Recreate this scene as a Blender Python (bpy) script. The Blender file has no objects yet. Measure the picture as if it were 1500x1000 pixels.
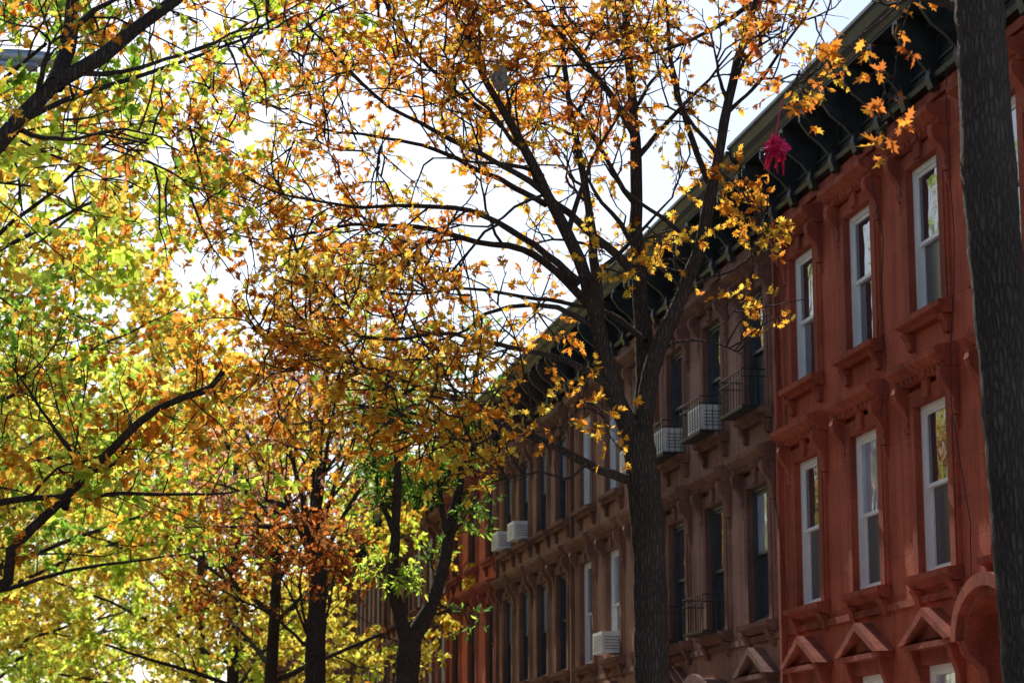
import bpy, math, random
import numpy as np
from mathutils import Vector
random.seed(4); rng=np.random.default_rng(11)
scene=bpy.context.scene
scene.view_settings.view_transform='Standard'
scene.view_settings.look='None'
scene.view_settings.exposure=0

# ---------------------------------------------------------------- materials
def new_mat(name):
    m=bpy.data.materials.new(name); m.use_nodes=True
    nt=m.node_tree; b=nt.nodes['Principled BSDF']; return m,nt,b
def N(nt,t,**k):
    n=nt.nodes.new(t)
    for a,v in k.items(): setattr(n,a,v)
    return n
def stone(name,col,dark,joint=0.0,rough=0.9,bump=0.6,brick=None):
    m,nt,b=new_mat(name); L=nt.links
    g=N(nt,'ShaderNodeNewGeometry'); sep=N(nt,'ShaderNodeSeparateXYZ'); L.new(g.outputs['Position'],sep.inputs[0])
    cmb=N(nt,'ShaderNodeCombineXYZ'); L.new(sep.outputs['Y'],cmb.inputs['X']); L.new(sep.outputs['Z'],cmb.inputs['Y'])
    n1=N(nt,'ShaderNodeTexNoise'); n1.inputs['Scale'].default_value=1.3; n1.inputs['Detail'].default_value=8; n1.inputs['Roughness'].default_value=.65
    L.new(g.outputs['Position'],n1.inputs['Vector'])
    mp=N(nt,'ShaderNodeMapping'); mp.inputs['Scale'].default_value=(6,6,.5); L.new(g.outputs['Position'],mp.inputs['Vector'])
    n2=N(nt,'ShaderNodeTexNoise'); n2.inputs['Scale'].default_value=1; n2.inputs['Detail'].default_value=6; L.new(mp.outputs[0],n2.inputs['Vector'])
    ad=N(nt,'ShaderNodeMath',operation='ADD'); L.new(n1.outputs[0],ad.inputs[0]); L.new(n2.outputs[0],ad.inputs[1])
    mr=N(nt,'ShaderNodeMapRange'); mr.inputs['From Min'].default_value=.80; mr.inputs['From Max'].default_value=1.12; L.new(ad.outputs[0],mr.inputs['Value'])
    mx=N(nt,'ShaderNodeMixRGB'); mx.inputs[1].default_value=(*dark,1); mx.inputs[2].default_value=(*col,1); L.new(mr.outputs[0],mx.inputs[0])
    out=mx.outputs[0]
    n3=N(nt,'ShaderNodeTexNoise'); n3.inputs['Scale'].default_value=28; n3.inputs['Detail'].default_value=6; n3.inputs['Roughness'].default_value=.7; L.new(g.outputs['Position'],n3.inputs['Vector'])
    h=n3.outputs[0]
    sr=N(nt,'ShaderNodeMapRange'); sr.inputs['From Min'].default_value=.3; sr.inputs['From Max'].default_value=.62; sr.inputs['To Min'].default_value=.72; sr.inputs['To Max'].default_value=1.06; L.new(h,sr.inputs['Value'])
    sm=N(nt,'ShaderNodeMixRGB',blend_type='MULTIPLY'); sm.inputs[0].default_value=1; L.new(out,sm.inputs[1]); L.new(sr.outputs[0],sm.inputs[2]); out=sm.outputs[0]
    br=N(nt,'ShaderNodeTexBrick'); L.new(cmb.outputs[0],br.inputs['Vector']); br.inputs['Scale'].default_value=1
    if brick: br.inputs['Brick Width'].default_value=.21; br.inputs['Row Height'].default_value=.075; br.inputs['Mortar Size'].default_value=.008
    else: br.inputs['Brick Width'].default_value=1.05; br.inputs['Row Height'].default_value=.43; br.inputs['Mortar Size'].default_value=.007
    br.inputs['Color1'].default_value=(1,1,1,1); br.inputs['Color2'].default_value=(.84,.85,.86,1) if not brick else (.7,.7,.7,1)
    jc=1-joint; br.inputs['Mortar'].default_value=(jc,jc,jc,1)
    mu=N(nt,'ShaderNodeMixRGB',blend_type='MULTIPLY'); mu.inputs[0].default_value=1; L.new(out,mu.inputs[1]); L.new(br.outputs['Color'],mu.inputs[2]); out=mu.outputs[0]
    L.new(out,b.inputs['Base Color']); b.inputs['Roughness'].default_value=rough
    b.inputs['Specular IOR Level'].default_value=.15
    s=N(nt,'ShaderNodeMath',operation='MULTIPLY_ADD'); L.new(n1.outputs[0],s.inputs[0]); s.inputs[1].default_value=2.0; L.new(h,s.inputs[2])
    s2=N(nt,'ShaderNodeMath',operation='MULTIPLY_ADD'); L.new(br.outputs['Fac'],s2.inputs[0]); s2.inputs[1].default_value=-joint*2; L.new(s.outputs[0],s2.inputs[2])
    bp=N(nt,'ShaderNodeBump'); bp.inputs['Strength'].default_value=bump; bp.inputs['Distance'].default_value=.02; L.new(s2.outputs[0],bp.inputs['Height']); L.new(bp.outputs[0],b.inputs['Normal'])
    return m
def plain(name,col,rough=.5,metal=0,noise=.25,scale=8,bump=.1,spec=.5):
    m,nt,b=new_mat(name); L=nt.links
    g=N(nt,'ShaderNodeNewGeometry'); n=N(nt,'ShaderNodeTexNoise'); n.inputs['Scale'].default_value=scale; n.inputs['Detail'].default_value=6
    L.new(g.outputs['Position'],n.inputs['Vector'])
    mx=N(nt,'ShaderNodeMixRGB'); mx.inputs[1].default_value=(*[c*(1-noise) for c in col],1); mx.inputs[2].default_value=(*[min(1,c*(1+noise)) for c in col],1)
    mr=N(nt,'ShaderNodeMapRange'); mr.inputs['From Min'].default_value=.3; mr.inputs['From Max'].default_value=.7; L.new(n.outputs[0],mr.inputs['Value']); L.new(mr.outputs[0],mx.inputs[0])
    L.new(mx.outputs[0],b.inputs['Base Color']); b.inputs['Roughness'].default_value=rough; b.inputs['Metallic'].default_value=metal; b.inputs['Specular IOR Level'].default_value=spec
    bp=N(nt,'ShaderNodeBump'); bp.inputs['Strength'].default_value=bump; bp.inputs['Distance'].default_value=.01; L.new(n.outputs[0],bp.inputs['Height']); L.new(bp.outputs[0],b.inputs['Normal'])
    return m
def glass(name,col,ior=2.4,rough=.03):
    m,nt,b=new_mat(name); L=nt.links
    g=N(nt,'ShaderNodeNewGeometry'); n=N(nt,'ShaderNodeTexNoise'); n.inputs['Scale'].default_value=1.6; n.inputs['Detail'].default_value=2
    L.new(g.outputs['Position'],n.inputs['Vector'])
    bp=N(nt,'ShaderNodeBump'); bp.inputs['Strength'].default_value=.3; bp.inputs['Distance'].default_value=.03; L.new(n.outputs[0],bp.inputs['Height']); L.new(bp.outputs[0],b.inputs['Normal'])
    mx=N(nt,'ShaderNodeMixRGB'); mx.inputs[1].default_value=(*[c*.6 for c in col],1); mx.inputs[2].default_value=(*[c*1.4 for c in col],1); L.new(n.outputs[0],mx.inputs[0]); L.new(mx.outputs[0],b.inputs['Base Color'])
    b.inputs['Roughness'].default_value=rough; b.inputs['IOR'].default_value=ior
    return m
def bark(name,col):
    m,nt,b=new_mat(name); L=nt.links
    g=N(nt,'ShaderNodeNewGeometry'); mp=N(nt,'ShaderNodeMapping'); mp.inputs['Scale'].default_value=(42,42,9); L.new(g.outputs['Position'],mp.inputs['Vector'])
    nz=N(nt,'ShaderNodeTexNoise'); nz.inputs['Scale'].default_value=7; nz.inputs['Detail'].default_value=4; L.new(g.outputs['Position'],nz.inputs['Vector'])
    av=N(nt,'ShaderNodeMixRGB',blend_type='ADD'); av.inputs[0].default_value=1.6; av.use_clamp=False; L.new(mp.outputs[0],av.inputs[1]); L.new(nz.outputs['Color'],av.inputs[2])
    v=N(nt,'ShaderNodeTexVoronoi',feature='DISTANCE_TO_EDGE'); v.inputs['Scale'].default_value=1; L.new(av.outputs[0],v.inputs['Vector'])
    f=N(nt,'ShaderNodeTexNoise'); f.inputs['Scale'].default_value=60; f.inputs['Detail'].default_value=6; L.new(g.outputs['Position'],f.inputs['Vector'])
    n=N(nt,'ShaderNodeTexNoise'); n.inputs['Scale'].default_value=3; n.inputs['Detail'].default_value=5; L.new(g.outputs['Position'],n.inputs['Vector'])
    mr=N(nt,'ShaderNodeMapRange'); mr.inputs['From Min'].default_value=.0; mr.inputs['From Max'].default_value=.35; L.new(v.outputs['Distance'],mr.inputs['Value'])
    hh=N(nt,'ShaderNodeMath',operation='MULTIPLY_ADD'); L.new(f.outputs[0],hh.inputs[0]); hh.inputs[1].default_value=.7; L.new(mr.outputs[0],hh.inputs[2])
    mx=N(nt,'ShaderNodeMixRGB'); mx.inputs[1].default_value=(*[c*.3 for c in col],1); mx.inputs[2].default_value=(*[c*1.4 for c in col],1); 
    h2=N(nt,'ShaderNodeMath',operation='MULTIPLY'); L.new(hh.outputs[0],h2.inputs[0]); h2.inputs[1].default_value=.75; L.new(h2.outputs[0],mx.inputs[0])
    m2=N(nt,'ShaderNodeMixRGB',blend_type='MULTIPLY'); m2.inputs[0].default_value=.7; L.new(mx.outputs[0],m2.inputs[1]); L.new(n.outputs[0],m2.inputs[2])
    L.new(m2.outputs[0],b.inputs['Base Color']); b.inputs['Roughness'].default_value=.9; b.inputs['Specular IOR Level'].default_value=.2
    bp=N(nt,'ShaderNodeBump'); bp.inputs['Strength'].default_value=.9; bp.inputs['Distance'].default_value=.015; L.new(hh.outputs[0],bp.inputs['Height']); L.new(bp.outputs[0],b.inputs['Normal'])
    return m
def leafmat():
    m=bpy.data.materials.new('leaf'); m.use_nodes=True; nt=m.node_tree; nt.nodes.clear(); L=nt.links
    o=N(nt,'ShaderNodeOutputMaterial'); a=N(nt,'ShaderNodeAttribute'); a.attribute_name='col'
    dk=N(nt,'ShaderNodeMixRGB',blend_type='MULTIPLY'); dk.inputs[0].default_value=1; dk.inputs[2].default_value=(.5,.42,.42,1); L.new(a.outputs['Color'],dk.inputs[1])
    d=N(nt,'ShaderNodeBsdfDiffuse'); L.new(dk.outputs[0],d.inputs[0]); t=N(nt,'ShaderNodeBsdfTranslucent'); L.new(a.outputs['Color'],t.inputs[0])
    mx=N(nt,'ShaderNodeMixShader'); mx.inputs[0].default_value=.86; L.new(d.outputs[0],mx.inputs[1]); L.new(t.outputs[0],mx.inputs[2])
    L.new(mx.outputs[0],o.inputs[0])
    return m
M=dict(
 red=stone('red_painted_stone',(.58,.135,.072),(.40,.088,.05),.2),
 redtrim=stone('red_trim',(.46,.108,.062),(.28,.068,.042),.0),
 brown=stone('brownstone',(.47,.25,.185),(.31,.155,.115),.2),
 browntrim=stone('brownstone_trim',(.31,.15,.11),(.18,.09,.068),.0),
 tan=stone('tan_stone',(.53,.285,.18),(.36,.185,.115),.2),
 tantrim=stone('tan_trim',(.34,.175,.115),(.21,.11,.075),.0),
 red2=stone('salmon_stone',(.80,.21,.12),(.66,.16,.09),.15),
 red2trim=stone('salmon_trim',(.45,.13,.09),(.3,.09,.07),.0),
 brick=stone('brick_wall',(.44,.16,.11),(.30,.105,.075),.4,brick=True),
 side=stone('brick_party_wall',(.28,.15,.11),(.18,.1,.08),.4,brick=True),
 white=plain('white_paint',(.86,.84,.82),.45,noise=.05), darkf=plain('dark_paint',(.06,.065,.07),.4,noise=.3),
 corn=plain('cornice_paint',(.032,.038,.04),.45,noise=.5,scale=5,bump=.3,spec=.35), corn2=plain('cornice_brown_paint',(.07,.045,.035),.5,noise=.4), cornshade=plain('cornice_recess_shade',(.012,.014,.015),.5,noise=.4,spec=.3),  # last one: cornice colour darkened as shade, so the brackets seem to catch light
 g1=glass('window_glass',(.03,.035,.045)), g2=glass('window_glass_with_blind',(.34,.39,.47)), g3=glass('window_screen',(.05,.05,.06),1.6,.3),
 iron=plain('black_iron',(.02,.02,.02),.5,.3), ac=plain('ac_plastic',(.88,.87,.84),.5,noise=.08), acd=plain('ac_grille',(.3,.3,.3),.6),
 roof=plain('roof_tar',(.06,.06,.06),.9), door=plain('door_paint',(.06,.03,.02),.4),
 bark=bark('oak_bark',(.13,.095,.075)), leaf=leafmat(),
 asphalt=plain('asphalt',(.05,.05,.052),.9,noise=.3,scale=30,bump=.4), conc=plain('concrete',(.42,.40,.37),.9,noise=.2,scale=4), kerb=plain('granite_kerb',(.28,.28,.28),.8),
 ground=plain('earth',(.10,.09,.06),.95), line=plain('road_paint',(.75,.75,.72),.7), alu=plain('aluminium',(.55,.56,.58),.4,.8,noise=.1),
 foil=plain('crimson_foil',(.70,.01,.08),.22,.4,noise=.5,scale=20,bump=.6), bag=plain('bag_skin',(.30,.25,.20),.9,noise=.6,scale=35,bump=.8), cable=plain('black_cable',(.02,.02,.02),.6),
)
# ---------------------------------------------------------------- mesh builder
class MB:
    def __init__(s): s.v=[]; s.f=[]; s.m=[]; s.mats=[]
    def mi(s,mat):
        if mat not in s.mats: s.mats.append(mat)
        return s.mats.index(mat)
    def add(s,vs,fs,mat):
        o=len(s.v); s.v+=vs; k=s.mi(mat)
        for f in fs: s.f.append([o+i for i in f]); s.m.append(k)
    def box(s,x0,x1,y0,y1,z0,z1,mat):
        s.add([(x0,y0,z0),(x1,y0,z0),(x1,y1,z0),(x0,y1,z0),(x0,y0,z1),(x1,y0,z1),(x1,y1,z1),(x0,y1,z1)],
              [(0,3,2,1),(4,5,6,7),(0,1,5,4),(1,2,6,5),(2,3,7,6),(3,0,4,7)],mat)
    def prism(s,prof,y0,y1,mat):
        n=len(prof); vs=[(x,y0,z) for x,z in prof]+[(x,y1,z) for x,z in prof]
        fs=[list(range(n)),list(range(2*n-1,n-1,-1))]+[(i,i+n,(i+1)%n+n,(i+1)%n) for i in range(n)]
        s.add(vs,fs,mat)
    def prismx(s,prof,x0,x1,mat):
        n=len(prof); vs=[(x0,y,z) for y,z in prof]+[(x1,y,z) for y,z in prof]
        fs=[list(range(n)),list(range(2*n-1,n-1,-1))]+[(i,i+n,(i+1)%n+n,(i+1)%n) for i in range(n)]
        s.add(vs,fs,mat)
    def obj(s,name,parent=None,smooth=False):
        me=bpy.data.meshes.new(name); me.from_pydata(s.v,[],s.f)
        for m in s.mats: me.materials.append(M[m])
        me.polygons.foreach_set('material_index',s.m)
        import bmesh
        bm=bmesh.new(); bm.from_mesh(me); bmesh.ops.recalc_face_normals(bm,faces=bm.faces); bm.to_mesh(me); bm.free()
        if smooth: me.polygons.foreach_set('use_smooth',[True]*len(me.polygons))
        me.update(); ob=bpy.data.objects.new(name,me); scene.collection.objects.link(ob)
        if parent: ob.parent=parent
        return ob
def empty(name,loc=(0,0,0)):
    e=bpy.data.objects.new(name,None); e.location=loc; scene.collection.objects.link(e); return e

# ---------------------------------------------------------------- houses
LV=[(1.30,3.05),(4.03,5.88),(6.87,8.57)]
def house(name,XF,side,y0,y1,wall,trim,frame,corn,nb=3,door=0,dz=0.,acs=(),guards=(),belt=False,seed=0,detail=True,dtop=2.7):
    R=random.Random(seed)
    root=empty(name,(0,0,0))
    def X(p): return XF-side*p
    class B(MB):
        def bx(s,p0,p1,a,b,z0,z1,mat): 
            x0,x1=sorted((X(p0),X(p1))); MB.box(s,x0,x1,a,b,z0+0,z1,mat)
        def pr(s,prof,a,b,mat): MB.prism(s,[(X(p),z) for p,z in prof],a,b,mat)
    w=B(); t=B(); fr=B(); gl=B(); co=B(); rf=B(); st=B(); ex=B()
    pitch=(y1-y0-2.2)/(nb-1) if nb>1 else 0
    cs=[y1-1.1-pitch*i for i in range(nb)]
    lv=[(a+dz,b+dz) for a,b in LV]; lv[0]=LV[0]
    WT=9.30+dz; hw=.48
    ops=[]
    for li,(a,b) in enumerate(lv):
        for ci,c in enumerate(cs):
            if li==0 and ci==door: ops.append((c-.5,c+.5,.8,dtop,li,ci))
            else: ops.append((c-hw,c+hw,a,b,li,ci))
    ys=sorted(set([y0,y1]+[o[0] for o in ops]+[o[1] for o in ops])); zs=sorted(set([0,WT]+[o[2] for o in ops]+[o[3] for o in ops]))
    for i in range(len(ys)-1):
        for j in range(len(zs)-1):
            ym=(ys[i]+ys[i+1])/2; zm=(zs[j]+zs[j+1])/2
            if any(o[0]<ym<o[1] and o[2]<zm<o[3] for o in ops): continue
            w.add([(X(0),ys[i],zs[j]),(X(0),ys[i+1],zs[j]),(X(0),ys[i+1],zs[j+1]),(X(0),ys[i],zs[j+1])],[(0,1,2,3)],wall)
    D=-.26
    for (a,b,z0,z1,li,ci) in ops:
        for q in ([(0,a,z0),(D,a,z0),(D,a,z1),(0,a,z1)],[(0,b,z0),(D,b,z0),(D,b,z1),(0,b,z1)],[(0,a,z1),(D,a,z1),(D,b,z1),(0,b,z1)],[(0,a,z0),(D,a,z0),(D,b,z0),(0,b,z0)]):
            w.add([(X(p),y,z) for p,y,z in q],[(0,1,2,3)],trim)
        if li==0 and ci==door:
            st.bx(-.25,-.19,a+.01,b-.01,z0,z1-.4,'door'); st.bx(-.185,-.17,a+.12,a+.45,z0+.2,z1-.6,'door'); st.bx(-.185,-.17,b-.45,b-.12,z0+.2,z1-.6,'door')
            gl.bx(-.25,-.2,a+.01,b-.01,z1-.36,z1-.005,'g1'); st.bx(-.24,-.12,a+.01,b-.01,z1-.4,z1-.34,'door')
            c=(a+b)/2; n=12; rO=.80; rI=.60; zc=z1+.0
            outer=[(c+rO*math.cos(math.pi*k/n),zc+.08+.56*math.sin(math.pi*k/n)) for k in range(n+1)]
            inner=[(c+rI*math.cos(math.pi*k/n),zc+.08+.40*math.sin(math.pi*k/n)) for k in range(n,-1,-1)]
            t.prismx(outer+inner,X(.002),X(.36),trim)
            o2=[(c+(rO+.06)*math.cos(math.pi*k/n),zc+.08+.62*math.sin(math.pi*k/n)) for k in range(n+1)]
            i2=[(c+(rO-.08)*math.cos(math.pi*k/n),zc+.08+.49*math.sin(math.pi*k/n)) for k in range(n,-1,-1)]
            t.prismx(o2+i2,X(.361),X(.43),trim)
            t.prismx([(c+.6*math.cos(math.pi*k/n),zc+.08+.4*math.sin(math.pi*k/n)) for k in range(n+1)],X(.003),X(.08),trim)
            for s_ in (-1,1):
                yy=c+s_*.7; t.pr([(0.002,zc-.5),(.1,zc-.45),(.16,zc-.2),(.34,zc-.05),(.38,zc+.08),(.002,zc+.08)],yy-.1,yy+.1,trim)
                t.bx(.002,.09,yy-.11,yy+.11,.8,zc-.5,trim)
            for k in range(5):
                st.bx(.003,.6+.3*(5-k),c-.75,c+.75,.16*k,.16*(k+1),trim)
            for s_ in (-1,1): st.pr([(.6,0.),(2.3,0.),(2.3,1.0),(.6,1.75),(.6,1.6),(2.1,.8),(2.1,.0)],c+s_*.8-.04,c+s_*.8+.04,'iron')
            continue
        f=.06; F=frame
        fr.bx(-.16,-.03,a+.002,a+f,z0+.002,z1-.002,F); fr.bx(-.16,-.03,b-f,b-.002,z0+.002,z1-.002,F)
        fr.bx(-.16,-.03,a+f,b-f,z1-f,z1-.002,F); fr.bx(-.16,-.02,a+f,b-f,z0+.002,z0+.05,F)
        zm=(z0+z1)/2+R.uniform(-.03,.05); s=.04
        for (za,zb,pp) in ((zm-.02,z1-f-.002,-.06),(z0+.052,zm+.02,-.10)):
            fr.bx(pp-.035,pp,a+f+.001,a+f+s,za,zb,F); fr.bx(pp-.035,pp,b-f-s,b-f-.001,za,zb,F)
            fr.bx(pp-.035,pp,a+f+s,b-f-s,zb-s,zb,F); fr.bx(pp-.035,pp,a+f+s,b-f-s,za,za+s,F)
            up=pp>-.08
            gm=('g2' if R.random()<.45 else 'g1') if up else ('g3' if R.random()<.5 else 'g1')
            tilt=R.uniform(-.004,.004)
            gl.bx(pp-.022+tilt,pp-.016+tilt,a+f+s-.01,b-f-s+.01,za+s-.01,zb-s+.01,gm)
        sw=.15; pr=.055
        t.bx(.002,pr,a-sw,a-.003,z0,z1+.003,trim); t.bx(.002,pr,b+.003,b+sw,z0,z1+.003,trim); t.bx(.002,pr+.004,a-sw-.03,b+sw+.03,z1+.004,z1+.17,trim)
        if detail: t.bx(.002,pr-.02,a-sw-.045,a-sw-.002,z0,z1-.25,wall); t.bx(.002,pr-.02,b+sw+.002,b+sw+.045,z0,z1-.25,wall)
        t.pr([(.002,z0-.16),(.08,z0-.15),(.10,z0-.1),(.17,z0-.08),(.18,z0-.02),(.02,z0-.002)],a-sw-.07,b+sw+.07,trim)
        for yy in (a-.08,b+.08):
            t.pr([(.002,z0-.36),(.05,z0-.34),(.07,z0-.25),(.13,z0-.162),(.002,z0-.162)],yy-.07,yy+.07,trim)
        if li>0:
            zt=z1+(.20 if li==2 else .24); o=.32
            t.pr([(.002,zt),(.13,zt),(.14,zt+.05),(.21,zt+.09),(.27,zt+.13),(.28,zt+.19),(.24,zt+.21),(.002,zt+.27)],a-o,b+o,trim)
            for s_,yy in ((-1,a-.22),(1,b+.22)):
                t.pr([(.003,zt-.52),(.05,zt-.50),(.075,zt-.42),(.06,zt-.36),(.10,zt-.26),(.19,zt-.15),(.21,zt-.07),(.19,zt-.002),(.003,zt-.002)],yy-.065,yy+.065,trim)
                if detail:
                    t.pr([(.004,zt-.68),(.04,zt-.62),(.05,zt-.525),(.004,zt-.525)],yy-.04,yy+.04,trim)
            t.bx(.06,.10,(a+b)/2-.09,(a+b)/2+.09,z1+.03,zt-.002,trim)
            if detail:
                for kk in range(-4,5):
                    if kk: t.bx(.131,.155,(a+b)/2+kk*.135-.035,(a+b)/2+kk*.135+.035,zt-.0,zt+.045,trim)
        else:
            c=(a+b)/2; zt=z1+.16
            t.bx(.002,.2,c-.72,c+.72,zt,zt+.06,trim)
            t.prismx([(c-.72,zt+.062),(c+.72,zt+.062),(c,zt+.40)],X(.003),X(.09),trim)
            for s_ in (-1,1):
                t.prismx([(c+s_*.78,zt+.062),(c+s_*.60,zt+.062),(c,zt+.335),(c,zt+.43)],X(.004),X(.22),trim)
                yy=c+s_*.58; t.pr([(.003,zt-.4),(.05,zt-.38),(.08,zt-.25),(.14,zt-.1),(.16,zt-.002),(.003,zt-.002)],yy-.06,yy+.06,trim)
            t.prismx([(c-.25,zt+.1),(c+.25,zt+.1),(c,zt+.26)],X(.091),X(.12),trim)
        if (li,ci) in acs:
            za=z0+.06; ex.bx(-.1,.33,a+.12,b-.12,za,za+.36,'ac')
            for k in range(5): ex.bx(.0,.28,a+.108,a+.121,za+.06+k*.05,za+.075+k*.05,'acd')
            for k in range(7): ex.bx(.331,.336,a+.17,b-.17,za+.05+k*.04,za+.062+k*.04,'acd')
            fr.bx(-.15,-.05,a+.07,b-.07,za+.36,za+.40,F)
        if (li,ci) in guards:
            P=.38; za=z0+.0; h=.5
            for zz in (za,za+h*.8,za+h):
                ex.bx(P,P+.015,a-.08,b+.08,zz,zz+.015,'iron')
                for yy in (a-.08,b+.065): ex.bx(.06,P,yy,yy+.015,zz,zz+.015,'iron')
            n=8
            for k in range(n+1):
                yy=a-.08+(b-a+.14)*k/n; ex.bx(P+.003,P+.013,yy,yy+.01,za-.02,za+h+.02,'iron')
            for k in range(3):
                for yy in (a-.077,b+.063): ex.bx(.1+k*.09,.11+k*.09,yy,yy+.01,za,za+h,'iron')
            ex.bx(.19,P+.01,a-.08,b+.08,za-.025,za-.005,'iron')
    if belt:
        zt=5.88+dz+.245
        t.pr([(.001,zt+.02),(.1,zt+.02),(.16,zt+.1),(.2,zt+.19),(.001,zt+.24)],y0+.01,y1-.01,trim)
    t.bx(.002,.05,y0+.01,y1-.01,WT-.16,WT-.06,trim)
    t.bx(.0015,.04,y0+.02,y1-.02,3.72,3.8,trim)
    t.bx(.0015,.07,y0+.02,y1-.02,.0,.55,trim)
    a,b=y0+.02,y1-.02
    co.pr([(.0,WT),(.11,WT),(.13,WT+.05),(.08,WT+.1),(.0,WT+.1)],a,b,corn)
    co.bx(.0,.07,a,b,WT+.1,WT+.68,'cornshade')  # frieze and soffit shaded by colour behind the brackets
    co.bx(.071,.51,a,b,WT+.655,WT+.679,'cornshade')
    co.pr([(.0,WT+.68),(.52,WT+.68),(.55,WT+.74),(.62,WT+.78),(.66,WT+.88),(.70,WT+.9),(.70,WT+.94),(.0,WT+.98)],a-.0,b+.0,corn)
    n=max(4,int((b-a)/.85)); step=(b-a-.3)/n
    for k in range(n+1):
        yy=a+.15+k*step
        co.pr([(.072,WT-.12),(.13,WT-.1),(.17,WT+.02),(.15,WT+.12),(.24,WT+.26),(.40,WT+.38),(.5,WT+.5),(.52,WT+.652),(.072,WT+.652)],yy-.07,yy+.07,corn)
        co.pr([(.17,WT+.1),(.27,WT+.22),(.43,WT+.34),(.54,WT+.5),(.54,WT+.6),(.17,WT+.6)],yy-.03,yy+.03,corn)
        if k<n:
            ym=yy+step/2; q=step/2-.13
            co.bx(.072,.095,ym-q,ym+q,WT+.18,WT+.21,corn); co.bx(.072,.095,ym-q,ym+q,WT+.42,WT+.45,corn)
            co.bx(.072,.095,ym-q,ym-q+.03,WT+.21,WT+.42,corn); co.bx(.072,.095,ym+q-.03,ym+q,WT+.21,WT+.42,corn)
            if detail:
                m=int((step-.16)/.11)
                for j in range(m):
                    y_=yy+.10+j*.11; co.bx(.072,.2,y_,y_+.06,WT+.55,WT+.65,corn)
    rf.bx(-11,-.27,y0+.002,y1-.002,0,WT+.0,'side'); rf.bx(-11,-.0,y0+.003,y1-.003,WT+.0,WT+.62,'side'); rf.bx(-10.9,.05,y0+.01,y1-.01,WT+.985,WT+1.02,'roof')
    rf.bx(-6.2,-5.4,y0+.1,y0+.5,WT+.6,WT+1.9,'side')
    for yy in (y0+.001,y1-.002):
        w.add([(X(0),yy,0),(X(-.3),yy,0),(X(-.3),yy,WT),(X(0),yy,WT)],[(0,1,2,3)],wall)
    ex.bx(.05,.13,y1-.16,y1-.08,0.6,WT-.05,trim)
    for nm,bb in (('walls',w),('stone_trim',t),('window_frames',fr),('window_glass',gl),('cornice',co),('roof_and_party_walls',rf),('stoop_and_door',st),('fittings',ex)):
        if bb.v: bb.obj(nm,root)
    return root
XR=9.0
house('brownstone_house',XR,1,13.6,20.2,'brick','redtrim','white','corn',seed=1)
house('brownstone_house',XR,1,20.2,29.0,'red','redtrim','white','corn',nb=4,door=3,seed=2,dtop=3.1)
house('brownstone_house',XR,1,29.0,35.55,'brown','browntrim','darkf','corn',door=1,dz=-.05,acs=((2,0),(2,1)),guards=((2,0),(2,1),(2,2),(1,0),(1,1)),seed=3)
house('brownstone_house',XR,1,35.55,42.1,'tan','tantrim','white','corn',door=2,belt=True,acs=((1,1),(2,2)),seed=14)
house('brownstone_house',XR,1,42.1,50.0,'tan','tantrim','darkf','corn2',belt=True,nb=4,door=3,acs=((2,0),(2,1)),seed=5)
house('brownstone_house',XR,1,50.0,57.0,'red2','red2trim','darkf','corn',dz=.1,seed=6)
y=57.0; k=0
for wl,tr in (('brick','browntrim'),('brown','browntrim'),('tan','tantrim'),('brown','browntrim'),('red','redtrim'),('tan','tantrim'),('brown','browntrim'),('brick','redtrim'),('tan','tantrim'),('brown','browntrim'),('red2','red2trim'),('brown','browntrim')):
    house('brownstone_house',XR,1,y,y+6.6,wl,tr,'darkf' if k%2 else 'white','corn' if k%3 else 'corn2',seed=20+k,detail=False,dz=random.uniform(-.25,.35)); y+=6.6; k+=1
y=0
for k in range(10):
    wl,tr=[('tan','tantrim'),('brown','browntrim'),('tan','tantrim'),('red2','red2trim')][k%4]
    house('brownstone_house',-11.0,-1,y,y+6.6,wl,tr,'white','corn',seed=50+k,detail=False); y+=6.6
cb=MB()
def tube(mb,pts,r,mat,n=6):
    vs=[];fs=[]
    for i,p in enumerate(pts):
        p=Vector(p); a=Vector(pts[max(0,i-1)]); b=Vector(pts[min(len(pts)-1,i+1)]); t=(b-a).normalized()
        u=t.cross(Vector((0.3,.9,.1)) if abs(t.y)<.8 else Vector((1,0,0))).normalized(); v=t.cross(u)
        rr=r[i] if isinstance(r,(list,tuple)) else r
        for k in range(n):
            q=p+(u*math.cos(2*math.pi*k/n)+v*math.sin(2*math.pi*k/n))*rr; vs.append(tuple(q))
    for i in range(len(pts)-1):
        for k in range(n): fs.append((i*n+k,i*n+(k+1)%n,(i+1)*n+(k+1)%n,(i+1)*n+k))
    fs.append(list(range(n))[::-1]); fs.append([(len(pts)-1)*n+k for k in range(n)])
    mb.add(vs,fs,mat)
for yy,zt,zb in ((28.75,9.3,3.),(28.6,9.3,6.),(24.65,9.3,5.9),(22.45,9.3,3.2)):
    pts=[(8.86-.05*math.sin(i*1.3),yy+.12*math.sin(i*.9+yy),zt+(zb-zt)*i/10) for i in range(11)]
    tube(cb,pts,.006,'cable',5)
cb.obj('wall_cables')

# ---------------------------------------------------------------- ground
g=MB(); g.add([(-1500,-1500,0),(1500,-1500,0),(1500,1500,0),(-1500,1500,0)],[(0,1,2,3)],'ground'); g.obj('ground')
g=MB(); g.add([(-3.6,-60,.004),(3.6,-60,.004),(3.6,300,.004),(-3.6,300,.004)],[(0,1,2,3)],'asphalt'); g.obj('road')
for x0,x1,xk in ((3.75,9.0,3.6),(-11.0,-3.75,-3.75)):
    g=MB(); g.box(x0,x1,-60,300,.0,.13,'conc'); g.obj('pavement'); g=MB(); g.box(xk,xk+.148,-60,300,0,.135,'kerb'); g.obj('kerb')
g=MB(); g.add([(-1.8,-60,.008),(-1.7,-60,.008),(-1.7,300,.008),(-1.8,300,.008)],[(0,1,2,3)],'line'); g.obj('road_marking')

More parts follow.
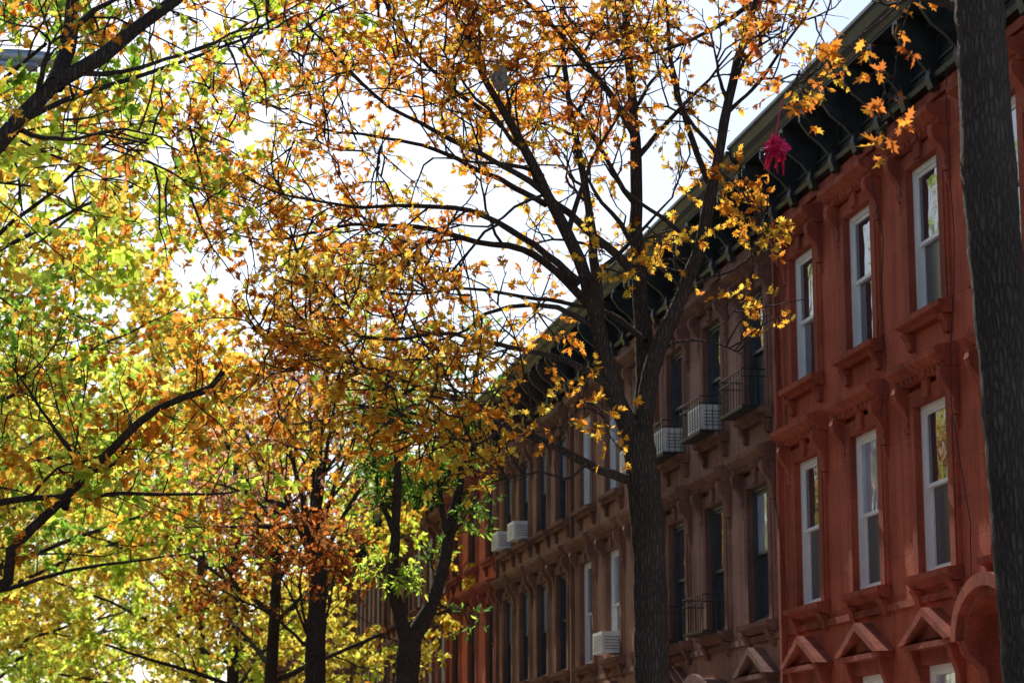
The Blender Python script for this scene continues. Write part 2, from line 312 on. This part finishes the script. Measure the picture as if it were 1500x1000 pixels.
# ---------------------------------------------------------------- trees
def unproject(u,v,Y):
    """camera image coordinates -> metres, on the plane at street distance Y"""
    a=(u-750)/3390; b=(500-v)/3390; D=Y/(.9644-.182*a-.192*b)
    return np.array([D*(.9833*a-.0356*b+.1786),Y,1.6+D*(.9807*b+.1953)])
def resample(P,n):
    P=np.array(P,float); 
    Q=[P[0]*2-P[1],*P,P[-1]*2-P[-2]]; out=[]
    for i in range(1,len(Q)-2):
        p0,p1,p2,p3=Q[i-1],Q[i],Q[i+1],Q[i+2]
        for t in np.linspace(0,1,10,endpoint=False):
            out.append(.5*((2*p1)+(-p0+p2)*t+(2*p0-5*p1+4*p2-p3)*t*t+(-p0+3*p1-3*p2+p3)*t**3))
    out.append(P[-1]); out=np.array(out); s=np.r_[0,np.cumsum(np.linalg.norm(np.diff(out,axis=0),axis=1))]
    q=np.linspace(0,s[-1],n); return np.stack([np.interp(q,s,out[:,k]) for k in range(3)],1)
def spawn(P,k,n,L,spread,up,t0,wob,r):
    m,n0,_=P.shape
    t=t0+(1-t0)*((np.arange(k)[None]+r.random((m,k)))/k); x=np.clip(t*(n0-1),0,n0-1.001); i=x.astype(int); f=(x-i)[...,None]
    mm=np.arange(m)[:,None]; A=P[mm,i]; B=P[mm,i+1]; pos=A*(1-f)+B*f
    tan=B-A; tan/=np.linalg.norm(tan,axis=-1,keepdims=True)+1e-9
    rn=r.normal(size=(m,k,3)); pe=rn-(rn*tan).sum(-1,keepdims=True)*tan; pe/=np.linalg.norm(pe,axis=-1,keepdims=True)+1e-9
    d=tan*(1-spread)+pe*spread+np.array([0,0,up]); 
    pos=pos.reshape(-1,3); d=d.reshape(-1,3); d/=np.linalg.norm(d,axis=1,keepdims=True)+1e-9
    M_=len(pos); sl=(L*(.45+.9*r.random(M_))*(1.1-.5*t.reshape(-1)))[:,None]/(n-1)
    out=[pos]; 
    for j in range(n-1):
        d=d+r.normal(size=(M_,3))*wob; d/=np.linalg.norm(d,axis=1,keepdims=True)+1e-9
        pos=pos+d*sl; out.append(pos)
    return np.stack(out,1),t.reshape(-1)
def tubes(P,R,sides):
    m,n,_=P.shape
    T=np.gradient(P,axis=1); T/=np.linalg.norm(T,axis=-1,keepdims=True)+1e-9
    ov=np.abs(P[:,-1]-P[:,0]); ax=np.eye(3)[np.argmin(ov,axis=1)][:,None,:]
    U=np.cross(T,np.broadcast_to(ax,T.shape)); U/=np.linalg.norm(U,axis=-1,keepdims=True)+1e-9; V=np.cross(T,U)
    an=np.arange(sides)*2*np.pi/sides
    ring=P[:,:,None,:]+R[:,:,None,None]*(np.cos(an)[None,None,:,None]*U[:,:,None,:]+np.sin(an)[None,None,:,None]*V[:,:,None,:])
    vs=ring.reshape(-1,3); b=(np.arange(m)*n*sides)[:,None,None]; i=(np.arange(n-1)*sides)[None,:,None]; k=np.arange(sides)[None,None,:]; k2=(k+1)%sides
    f=np.stack([b+i+k,b+i+k2,b+i+sides+k2,b+i+sides+k],-1).reshape(-1,4)
    return vs,f
def fastmesh(name,vs,fs,k,mat,col=None,smooth=False):
    me=bpy.data.meshes.new(name); nf=len(fs); me.vertices.add(len(vs)); me.vertices.foreach_set('co',np.asarray(vs,np.float32).ravel())
    me.loops.add(nf*k); me.loops.foreach_set('vertex_index',np.asarray(fs,np.int32).ravel()); me.polygons.add(nf)
    me.polygons.foreach_set('loop_start',np.arange(nf,dtype=np.int32)*k)
    if smooth: me.polygons.foreach_set('use_smooth',np.ones(nf,bool))
    me.update(calc_edges=True); me.materials.append(M[mat])
    if col is not None:
        a=me.color_attributes.new('col','FLOAT_COLOR','POINT'); a.data.foreach_set('color',np.asarray(col,np.float32).ravel())
    return me
half=[(0.04,.15),(.24,.12),(.10,.27),(.34,.42),(.15,.50),(.26,.76),(.11,.73)]
OAK=np.array([(0,0)]+half+[(0,1)]+[(-x,y) for x,y in half[::-1]])
SMP=np.array([(0,0),(.36,.2),(.16,.42),(.34,.72),(0,1),(-.34,.72),(-.16,.42),(-.36,.2)])
LOW=np.array([(0,0),(.36,.34),(.14,.5),(.02,1),(-.34,.66),(-.38,.22)])
NAR=np.array([(0,0),(.14,.3),(.13,.65),(0,1),(-.13,.65),(-.14,.3)])
def leaves(pos,dirs,size,shape,r):
    n=len(pos); k=len(shape)
    a=dirs+r.normal(size=(n,3))*.8+np.array([0,0,-.25]); a/=np.linalg.norm(a,axis=1,keepdims=True)
    q=r.normal(size=(n,3)); nn=q-(q*a).sum(1,keepdims=True)*a; nn/=np.linalg.norm(nn,axis=1,keepdims=True); s=np.cross(a,nn)
    sz=size*(.6+.7*r.random(n)); cur=r.normal(size=n)*.4; fold=r.normal(size=n)*.5
    x=shape[:,0][None,:]; y=shape[:,1][None,:]
    z=cur[:,None]*y*y+fold[:,None]*np.abs(x)
    V=pos[:,None,:]+sz[:,None,None]*(x[...,None]*s[:,None,:]+y[...,None]*a[:,None,:]+z[...,None]*nn[:,None,:])
    return V.reshape(-1,3),np.arange(n*k).reshape(n,k)
C=dict(orange=(.95,.38,.05),amber=(.96,.52,.06),gold=(.96,.66,.09),yellow=(.96,.82,.14),lime=(.74,.92,.12),green=(.36,.60,.08),rust=(.74,.24,.05),brown=(.38,.16,.05),dgreen=(.12,.24,.05),pink=(.90,.48,.32))
def colours(cid,n_per,pal,r):
    names=list(pal); w=np.array([pal[x] for x in names],float); w/=w.sum(); arr=np.array([C[x] for x in names])
    m=len(cid); u=cid.max()+1; base=r.choice(len(names),size=u,p=w); own=r.choice(len(names),size=m,p=w)
    pick=np.where(r.random(m)<.74,base[cid],own); c=arr[pick]*(.74+.38*r.random((m,1)))
    c=np.clip(c,0,.97); c=np.c_[c,np.ones(m)]; return np.repeat(c,n_per,axis=0)
def make_tree(name,trunk,limbs,r,pal,sub=(7,1.6),sec=(6,.9),ter=(5,.4),nl=6,lsize=.115,shape=OAK,drop=.15,prune=None,up=.12,loc=(0,0,0),t_start=.25,data_only=False,twigs=True):
    wv=[];wf=[];off=0
    def addt(P,R,s):
        nonlocal off
        v,f=tubes(P,R,s); wv.append(v); wf.append(f+off); off+=len(v)
    n=26
    tp=resample(trunk[0],60); q=np.linspace(0,1,len(trunk[1])); tr=np.interp(np.linspace(0,1,60),q,trunk[1])
    tr=tr*(1+.03*r.normal(size=60)); tr[0]*=1.35; tr[1]*=1.12
    addt(tp[None],tr[None],16)
    LP=[];LR=[]
    for pts,r0,r1 in limbs:
        p=resample(pts,n); L=np.linalg.norm(np.diff(p,axis=0),axis=1).sum(); wb=np.cumsum(r.normal(size=(n,3)),0)*.010*L/3; wb[0]=0; p=p+wb*.6
        LP.append(p); LR.append((r0*(1-np.linspace(0,1,n)**.7)+r1*np.linspace(0,1,n)**.7)*(1+.04*r.normal(size=n)))
    LP=np.array(LP); LR=np.array(LR); addt(LP,LR,9)
    S,t=spawn(LP,sub[0],9,sub[1],.55,up,t_start,.18,r)
    li=np.repeat(np.arange(len(LP)),sub[0]); ri=LR[li,np.clip((t*(n-1)).astype(int),0,n-1)]
    R0=np.minimum(ri*.5,.026); SR=R0[:,None]*(1-.72*np.linspace(0,1,9))[None]
    keep=r.random(len(S))>drop*.5
    if prune is not None: keep&=~prune(S[:,-1])
    S=S[keep];SR=SR[keep]; addt(S,SR,6)
    tail=LP[:,-9:]; PP=np.concatenate([S,tail])
    Q,t=spawn(PP,sec[0],6,sec[1],.55,up*.6,.2,.2,r)
    keep=r.random(len(Q))>drop
    if prune is not None: keep&=~prune(Q[:,-1])
    Q=Q[keep]; addt(Q,np.broadcast_to(np.linspace(.0085,.0035,6),(len(Q),6)),4)
    T,t=spawn(Q,ter[0],4,ter[1],.6,0,.15,.25,r)
    cidQ=np.repeat(np.arange(len(Q)),ter[0])
    keep=r.random(len(T))>drop*.6
    if prune is not None: keep&=~prune(T[:,-1])
    T=T[keep]; cidQ=cidQ[keep]
    if twigs: addt(T,np.broadcast_to(np.linspace(.004,.002,4),(len(T),4)),3)
    m=len(T); tt=.25+.75*r.random((m,nl)); tt[:,0:2]=.97; x=tt*2.999; i=x.astype(int); f=(x-i)[...,None]; mm=np.arange(m)[:,None]
    pos=T[mm,i]*(1-f)+T[mm,i+1]*f; d=T[mm,i+1]-T[mm,i]; d/=np.linalg.norm(d,axis=-1,keepdims=True)+1e-9
    cid=np.repeat(cidQ//5,nl)
    V,F=leaves(pos.reshape(-1,3),d.reshape(-1,3),lsize,shape,r); col=colours(cid,len(shape),pal,r)
    wm=fastmesh('wood',np.concatenate(wv),np.concatenate(wf),4,'bark',smooth=True)
    lm=fastmesh('foliage',V,F,len(shape),'leaf',col)
    if data_only: return wm,lm
    return place(name,wm,lm,loc)
def place(name,wm,lm,loc=(0,0,0),rot=0,sc=1):
    e=empty(name,loc); e.rotation_euler=(0,0,rot); e.scale=(sc,)*3 if not isinstance(sc,tuple) else sc
    for nm,me in (('trunk_and_limbs',wm),('foliage',lm)):
        o=bpy.data.objects.new(nm,me); o.parent=e; scene.collection.objects.link(o)
    return e
def LB(pts,Y0,dY,r0,r1):
    n=len(pts); return ([unproject(u,v,Y0+dY*(i/(n-1))) for i,(u,v) in enumerate(pts)],r0,r1)

# --- hero pin oak
Y=17.4
trunk=([unproject(952,1470,Y),unproject(956,1200,Y),unproject(955,1000,Y),unproject(950,800,Y),unproject(940,690,Y),unproject(934,632,Y)],[.19,.155,.142,.135,.13,.125])
limbs=[
 LB([(936,650),(905,590),(880,510),(860,440),(835,370),(800,300),(770,240),(735,185),(700,125),(672,60)],Y,-.7,.092,.02),
 LB([(936,650),(945,560),(942,450),(938,330),(930,200),(922,110),(915,0),(900,-120)],Y,.8,.092,.02),
 LB([(938,645),(955,530),(985,450),(1010,380),(1035,290),(1055,190),(1080,90),(1105,0),(1120,-110)],Y,-.3,.085,.02),
 LB([(878,505),(868,400),(856,300),(838,210),(822,130),(812,20),(800,-90)],Y,1.2,.05,.012),
 LB([(908,598),(870,552),(800,522),(740,508),(650,490),(560,500),(480,488),(380,500)],Y,-1.3,.032,.006),
 LB([(925,702),(880,685),(820,655),(740,620),(680,585),(610,562),(520,530),(430,518)],Y,-1.5,.042,.008),
 LB([(862,445),(800,390),(745,360),(680,352),(600,335),(500,330),(400,350),(320,345)],Y,1.2,.04,.007),
 LB([(850,415),(790,362),(700,308),(600,298),(520,300),(430,285),(340,250)],Y,.2,.035,.006),
 LB([(942,410),(890,360),(820,300),(760,250),(650,190),(560,140),(490,75),(430,10)],Y,-1.2,.042,.008),
 LB([(800,300),(740,270),(660,230),(560,205),(470,190),(380,150)],Y,1.0,.028,.006),
 LB([(1102,5),(1050,40),(985,70),(900,92),(800,102),(700,95)],Y,-.6,.022,.006),
 LB([(945,500),(900,460),(840,440),(760,430),(680,420),(590,430),(500,410)],Y,1.6,.028,.006),
 LB([(985,455),(1030,410),(1075,395),(1110,365),(1135,345)],Y,-.4,.018,.006),
 LB([(960,520),(1000,500),(1050,505),(1085,520)],Y,-.5,.016,.005),
 LB([(930,200),(880,120),(830,60),(770,0),(720,-60)],Y,-.3,.035,.01),
 LB([(1040,270),(1010,180),(990,90),(980,0),(960,-100)],Y,.7,.03,.01),
 LB([(735,185),(650,120),(600,60),(560,-10),(520,-80)],Y,-.6,.026,.008),
 LB([(1060,170),(1110,120),(1150,60),(1185,10),(1210,-60)],Y,-.4,.02,.006),
 LB([(740,620),(700,650),(650,640),(600,650)],Y-.9,-.4,.014,.005),
 LB([(860,680),(830,700),(790,690),(740,700)],Y-.5,-.3,.014,.005),
]
def pr(P):
    x,z=P[:,0],P[:,2]; return ((x>5.3)&(z<6.9))|((z<4.75)&(x>3.95))|(z<3.8)|((x>4.2)&(x<5.0)&(z<5.2))|((x>4.6)&(z<5.1))|(x>5.95)
make_tree('pin_oak_tree',trunk,limbs,rng,dict(orange=6,amber=6,gold=4,yellow=2,rust=2,brown=.4),sub=(9,1.2),sec=(7,.7),ter=(5,.3),nl=8,lsize=.066,drop=.32,prune=pr)

# --- right foreground oak
Y=11.0
trunk=([unproject(1540,1760,Y),unproject(1530,1300,Y),unproject(1512,1000,Y),unproject(1478,600,Y),unproject(1452,300,Y),unproject(1436,30,Y),unproject(1430,-60,Y)],[.19,.165,.155,.14,.135,.14,.12])
limbs=[LB([(1432,20),(1390,0),(1340,-15),(1260,-60),(1150,-80),(1050,-110)],Y,1.2,.06,.012),
 LB([(1430,-40),(1430,-200),(1410,-400),(1400,-650)],Y,.5,.1,.03),
 LB([(1430,-40),(1500,-200),(1600,-350),(1720,-500)],Y,.8,.08,.02),
 LB([(1415,-300),(1300,-420),(1150,-500),(1000,-560)],Y,-.6,.05,.015)]
def pr1(P):
    x,z=P[:,0],P[:,2]; return (z<5.62)
make_tree('pin_oak_tree',trunk,limbs,rng,dict(orange=5,amber=4,rust=2,gold=1,green=.5),sub=(6,.6),sec=(4,.5),ter=(4,.25),nl=5,lsize=.085,drop=.4,prune=pr1,up=.15)
limbs=[LB([(1345,-15),(1330,20),(1315,70),(1306,130),(1298,195)],Y+.4,.2,.006,.002),
 LB([(1235,-65),(1220,-10),(1200,50),(1182,110),(1165,180)],Y+.9,.2,.006,.002),
 LB([(1190,-72),(1180,-40),(1160,-5),(1120,40)],Y+1,.2,.006,.002)]
wv=make_tree('oak_sprays',([tuple(limbs[0][0][0]),tuple(limbs[0][0][1])],[.004,.003]),limbs,rng,dict(orange=6,amber=2,rust=4,brown=1,green=.4),sub=(4,.2),sec=(2,.14),ter=(2,.1),nl=3,lsize=.085,drop=.2,up=-.1,t_start=.35,data_only=True)
par=[o for o in scene.objects if o.name.startswith('pin_oak_tree')][-1]
for nm,me in (('spray_twigs',wv[0]),('spray_leaves',wv[1])):
    o=bpy.data.objects.new(nm,me); o.parent=par; scene.collection.objects.link(o)

# --- ivy covered locust
Y=30
trunk=([unproject(588,1330,Y),unproject(592,1150,Y),unproject(596,1000,Y),unproject(600,940,Y)],[.2,.17,.16,.16])
limbs=[LB([(600,945),(576,860),(578,780),(584,700),(575,620),(560,540)],Y,-.5,.11,.03),
 LB([(600,945),(638,865),(655,780),(672,660),(684,560),(695,500)],Y,.6,.12,.03),
 LB([(578,780),(555,720),(545,660),(530,600)],Y,.7,.05,.01),
 LB([(655,780),(640,700),(620,640),(600,570)],Y,.3,.05,.01)]
make_tree('honey_locust_tree',trunk,limbs,rng,dict(green=7,lime=2,dgreen=3,yellow=.5),sub=(9,.5),sec=(6,.42),ter=(5,.26),nl=8,lsize=.09,shape=NAR,drop=.25,t_start=.1)
# --- sparse rust tree
Y=41
trunk=([unproject(462,1250,Y),unproject(462,1100,Y),unproject(462,950,Y),unproject(466,850,Y),unproject(462,775,Y)],[.24,.2,.19,.17,.15])
limbs=[]
for tx,ty,dy in ((450,520,1),(400,560,-1),(340,620,.5),(500,540,-.8),(540,590,.8),(560,660,-1),(300,700,-.6),(380,500,1.5),(480,470,-1.5),(270,770,1),(350,740,-1.5)):
    sx=462+random.uniform(-5,5); sy=random.uniform(760,860)
    limbs.append(LB([(sx,sy),(sx+(tx-sx)*.3,sy+(ty-sy)*.4),(sx+(tx-sx)*.65,sy+(ty-sy)*.72),(tx,ty)],Y,dy,.07,.012))
make_tree('maple_tree',trunk,limbs,rng,dict(pink=6,rust=3,orange=3,brown=.6),sub=(8,1.7),sec=(6,1.0),ter=(4,.5),nl=3,lsize=.11,shape=SMP,drop=.38,up=.3)
Y=36
limbs=[LB([(455,950),(430,880),(400,830),(370,800)],Y,.5,.03,.01),LB([(455,950),(440,860),(450,800),(440,760)],Y,-.5,.03,.01),LB([(455,950),(400,900),(340,870),(290,840)],Y,.3,.03,.01),LB([(455,950),(480,900),(490,850),(500,800)],Y,-.3,.03,.01)]
make_tree('maple_tree',([unproject(458,1290,Y),unproject(456,1100,Y),unproject(455,940,Y)],[.08,.07,.05]),limbs,rng,dict(rust=5,brown=4,orange=1.5),sub=(7,1.),sec=(5,.7),ter=(4,.4),nl=5,lsize=.09,shape=SMP,drop=.25)

# --- generic street trees
def generic(r,H,h0,Rr,pal,lsize,nlimb=13,shape=LOW,nl=8,sub=(7,2.5),drop=.2):
    tp=[(0,0,0),(.05,.03,h0*.5),(0,.0,h0),(.1,-.1,h0+(H-h0)*.35),(0,.1,h0+(H-h0)*.6)]
    limbs=[]
    for i in range(nlimb):
        a=i*2.4+r.random()*.6; z0=h0+(H-h0)*.5*(i/nlimb); el=.2+.85*(i/nlimb)*r.uniform(.8,1.1)
        Ln=Rr*(1.05-.15*i/nlimb)*r.uniform(.85,1.1)
        dx,dy=math.cos(a),math.sin(a); p=[]
        for s in (0,.3,.65,1): p.append((dx*Ln*s*math.cos(el)*(1),dy*Ln*s*math.cos(el),z0+Ln*math.sin(el)*s+.25*math.sin(s*3)))
        limbs.append((p,.085*(1-.3*i/nlimb),.012))
    return make_tree('x',(tp,[.22,.18,.16,.12,.06]),limbs,r,pal,sub=sub,sec=(6,1.25),ter=(6,.5),nl=nl,lsize=lsize,shape=shape,drop=drop,up=.15,data_only=True,t_start=.2,twigs=False)
gens=[generic(rng,15,3.6,7.6,dict(lime=6,green=3,yellow=3,amber=2,orange=1),.125),
      generic(rng,16,3.8,7.3,dict(yellow=7,gold=3.5,amber=2,lime=4,orange=1),.15),
      generic(rng,15,3.6,7.5,dict(orange=4,amber=3,gold=3,green=3,lime=4,yellow=2),.11),
      generic(rng,16,4.,7.3,dict(lime=8,green=1.5,yellow=5),.15)]
for x,yy,gi,rot,sc in ((-4.1,22,2,.4,1.0),(-4.1,30,0,2.,1.0),(-4.1,39,2,4.,1.),(-4.1,49,3,1.,1.08),(-4.1,62,1,5.,1.15),(-4.1,78,3,3.3,1.2),(-4.1,98,1,.2,1.25),
   (4.3,54,1,.9,.9),(4.3,67,1,2.5,1.05),(4.3,84,1,4.4,1.2),(0,118,3,5.5,1.35),(-9,122,0,1,1.3)):
    place('street_oak_tree',*gens[gi],(x,yy,0),rot,sc)
# --- left foreground oak with limb over the road
trunk=([(-4.9,13,0),(-4.85,13,1.2),(-4.7,13,2.2),(-4.6,13.0,2.7)],[.3,.22,.2,.19])
limbs=[([(-4.6,13,2.6),(-3.4,13,3.3),(-2.,13,4.0),(-1.2,13,4.6)]+[unproject(u,v,13.) for u,v in ((0,225),(60,150),(105,108),(165,72),(240,5),(300,-70),(380,-160))],.13,.03),
 LB([(80,125),(100,50),(108,-40),(120,-160)],13,.6,.06,.02),
 ([(-4.6,13,2.6),(-4.5,13.3,4.5),(-4.0,13.6,6.5),(-3.6,14,9)],.14,.03),([(-4.6,13,2.6),(-5.5,12.5,4.5),(-6.6,12.3,6.5),(-7.5,12,8)],.1,.02),([(-4.5,13.1,4.5),(-3.,14.3,6),(-1.5,15.3,7.2),(0,16.2,8.2)],.07,.01),
 LB([(105,108),(170,110),(250,90),(330,60),(400,20)],13,1.3,.02,.005),LB([(30,190),(100,200),(180,190),(260,200)],13,1.5,.018,.005)]
make_tree('pin_oak_tree',trunk,limbs,rng,dict(orange=4,amber=3,green=4,lime=4,gold=2,rust=1),sub=(7,1.0),sec=(5,.7),ter=(5,.32),nl=6,lsize=.062,drop=.33)
# --- left second oak, arching low limb
limbs=[([(-4.6,24,2.4),(-3.5,24,2.6),(-2.2,24,3.0)]+[unproject(u,v,24.) for u,v in ((0,868),(30,800),(95,745),(150,690),(240,610),(330,575),(350,548))],.12,.03),
 ([(-4.6,24,2.4),(-4.2,24.4,4.6),(-3.5,25,7)],.1,.03),LB([(95,745),(110,680),(60,600),(20,540)],24,.5,.04,.01)]
make_tree('street_oak_tree',([(-4.9,24,0),(-4.8,24,1.4),(-4.6,24,2.5)],[.3,.22,.2]),limbs,rng,dict(orange=3,amber=3,green=4,lime=6,yellow=3),sub=(7,1.5),sec=(6,.9),ter=(5,.4),nl=6,lsize=.09,shape=SMP,drop=.3)

# ---------------------------------------------------------------- small things
lamp=empty('street_lamp')
b=MB(); tube(b,[(-3.95,18,.13),(-3.95,18,.9),(-3.95,18,1.0),(-3.95,18,4.5),(-3.95,18,7.6)],[.14,.14,.1,.085,.065],'alu',12); b.obj('pole',lamp,True)
b=MB(); tube(b,[(-3.95,18,6.6),(-3.4,18,7.1),(-2.6,18,7.32),(-1.3,18,7.38)],[.04,.04,.035,.03],'alu',10); b.obj('arm',lamp,True)
b=MB(); tube(b,[(-1.4,18,7.38),(-1.3,18,7.38),(-1.15,18,7.39),(-.55,18,7.40),(-.36,18,7.40),(-.32,18,7.40)],[.04,.06,.075,.07,.05,.02],'alu',14); b.obj('head',lamp,True)
b=MB(); b.box(-1.05,-.5,17.92,18.08,7.31,7.335,'g2'); b.obj('lens',lamp)
def blob(name,loc,sc,mat,amp,seed):
    import bmesh
    bm=bmesh.new(); bmesh.ops.create_icosphere(bm,subdivisions=4,radius=1)
    from mathutils import noise
    for v in bm.verts:
        n=noise.noise(v.co*2.3+Vector((seed,0,0)))+.5*noise.noise(v.co*6+Vector((0,seed,0))); v.co*=1+amp*n; v.co.x*=sc[0]*(1-.25*v.co.z); v.co.y*=sc[1]*(1-.25*v.co.z); v.co.z*=sc[2]
    me=bpy.data.meshes.new(name); bm.to_mesh(me); bm.free(); me.materials.append(M[mat]); o=bpy.data.objects.new(name,me); o.location=loc; scene.collection.objects.link(o); return o
p=unproject(732,112,16.2); blob('hanging_bag',p,(.055,.055,.11),'bag',.4,5)  # grey hanging bag, modelled as a rough ovoid
p=unproject(1136,215,11.6); e=empty('foil_balloon',tuple(p)); o=blob('crumpled_foil',(0,0,0),(.05,.035,.058),'foil',1.1,7); o.parent=e
b=MB()
for k in range(7):
    a=k*.9; tube(b,[(.03*math.cos(a),.02*math.sin(a),.02),(.05*math.cos(a),.04*math.sin(a),-.05),(.055*math.cos(a+.6),.04,-.1-.008*k)],[.009,.008,.003],'foil',4)
tube(b,[(0,0,.05),(.02,0,.16),(.05,.02,.28)],.003,'foil',4); b.obj('ribbons',e)

# ---------------------------------------------------------------- light, sky, camera
EL,AZ=math.radians(40),math.radians(-6)
w=bpy.data.worlds.new('World'); scene.world=w; w.use_nodes=True; nt=w.node_tree; bg=nt.nodes['Background']
sky=nt.nodes.new('ShaderNodeTexSky'); sky.sky_type='NISHITA'; sky.sun_disc=False; sky.sun_elevation=EL; sky.sun_rotation=AZ; sky.air_density=1.0; sky.dust_density=1.3; sky.ozone_density=2.0
nt.links.new(sky.outputs[0],bg.inputs[0]); bg.inputs[1].default_value=.15
sl=bpy.data.lights.new('sun','SUN'); sl.energy=5; sl.angle=math.radians(.5); sl.color=(1,.94,.84); so=bpy.data.objects.new('sun',sl); scene.collection.objects.link(so)
S=Vector((math.sin(AZ)*math.cos(EL),math.cos(AZ)*math.cos(EL),math.sin(EL))); so.rotation_euler=S.to_track_quat('Z','Y').to_euler(); so.location=(20,60,60)
cam=bpy.data.cameras.new('camera'); cam.lens=36*3390/1500; cam.sensor_width=36; cam.clip_end=4000; co=bpy.data.objects.new('camera',cam); scene.collection.objects.link(co); scene.camera=co
cam.dof.use_dof=True; cam.dof.focus_distance=19.5; cam.dof.aperture_fstop=4.5
th=math.radians(11.26); ps=math.radians(10.49)
d=Vector((math.sin(ps)*math.cos(th),math.cos(ps)*math.cos(th),math.sin(th))); co.location=(0,0,1.6); co.rotation_euler=d.to_track_quat('-Z','Y').to_euler()
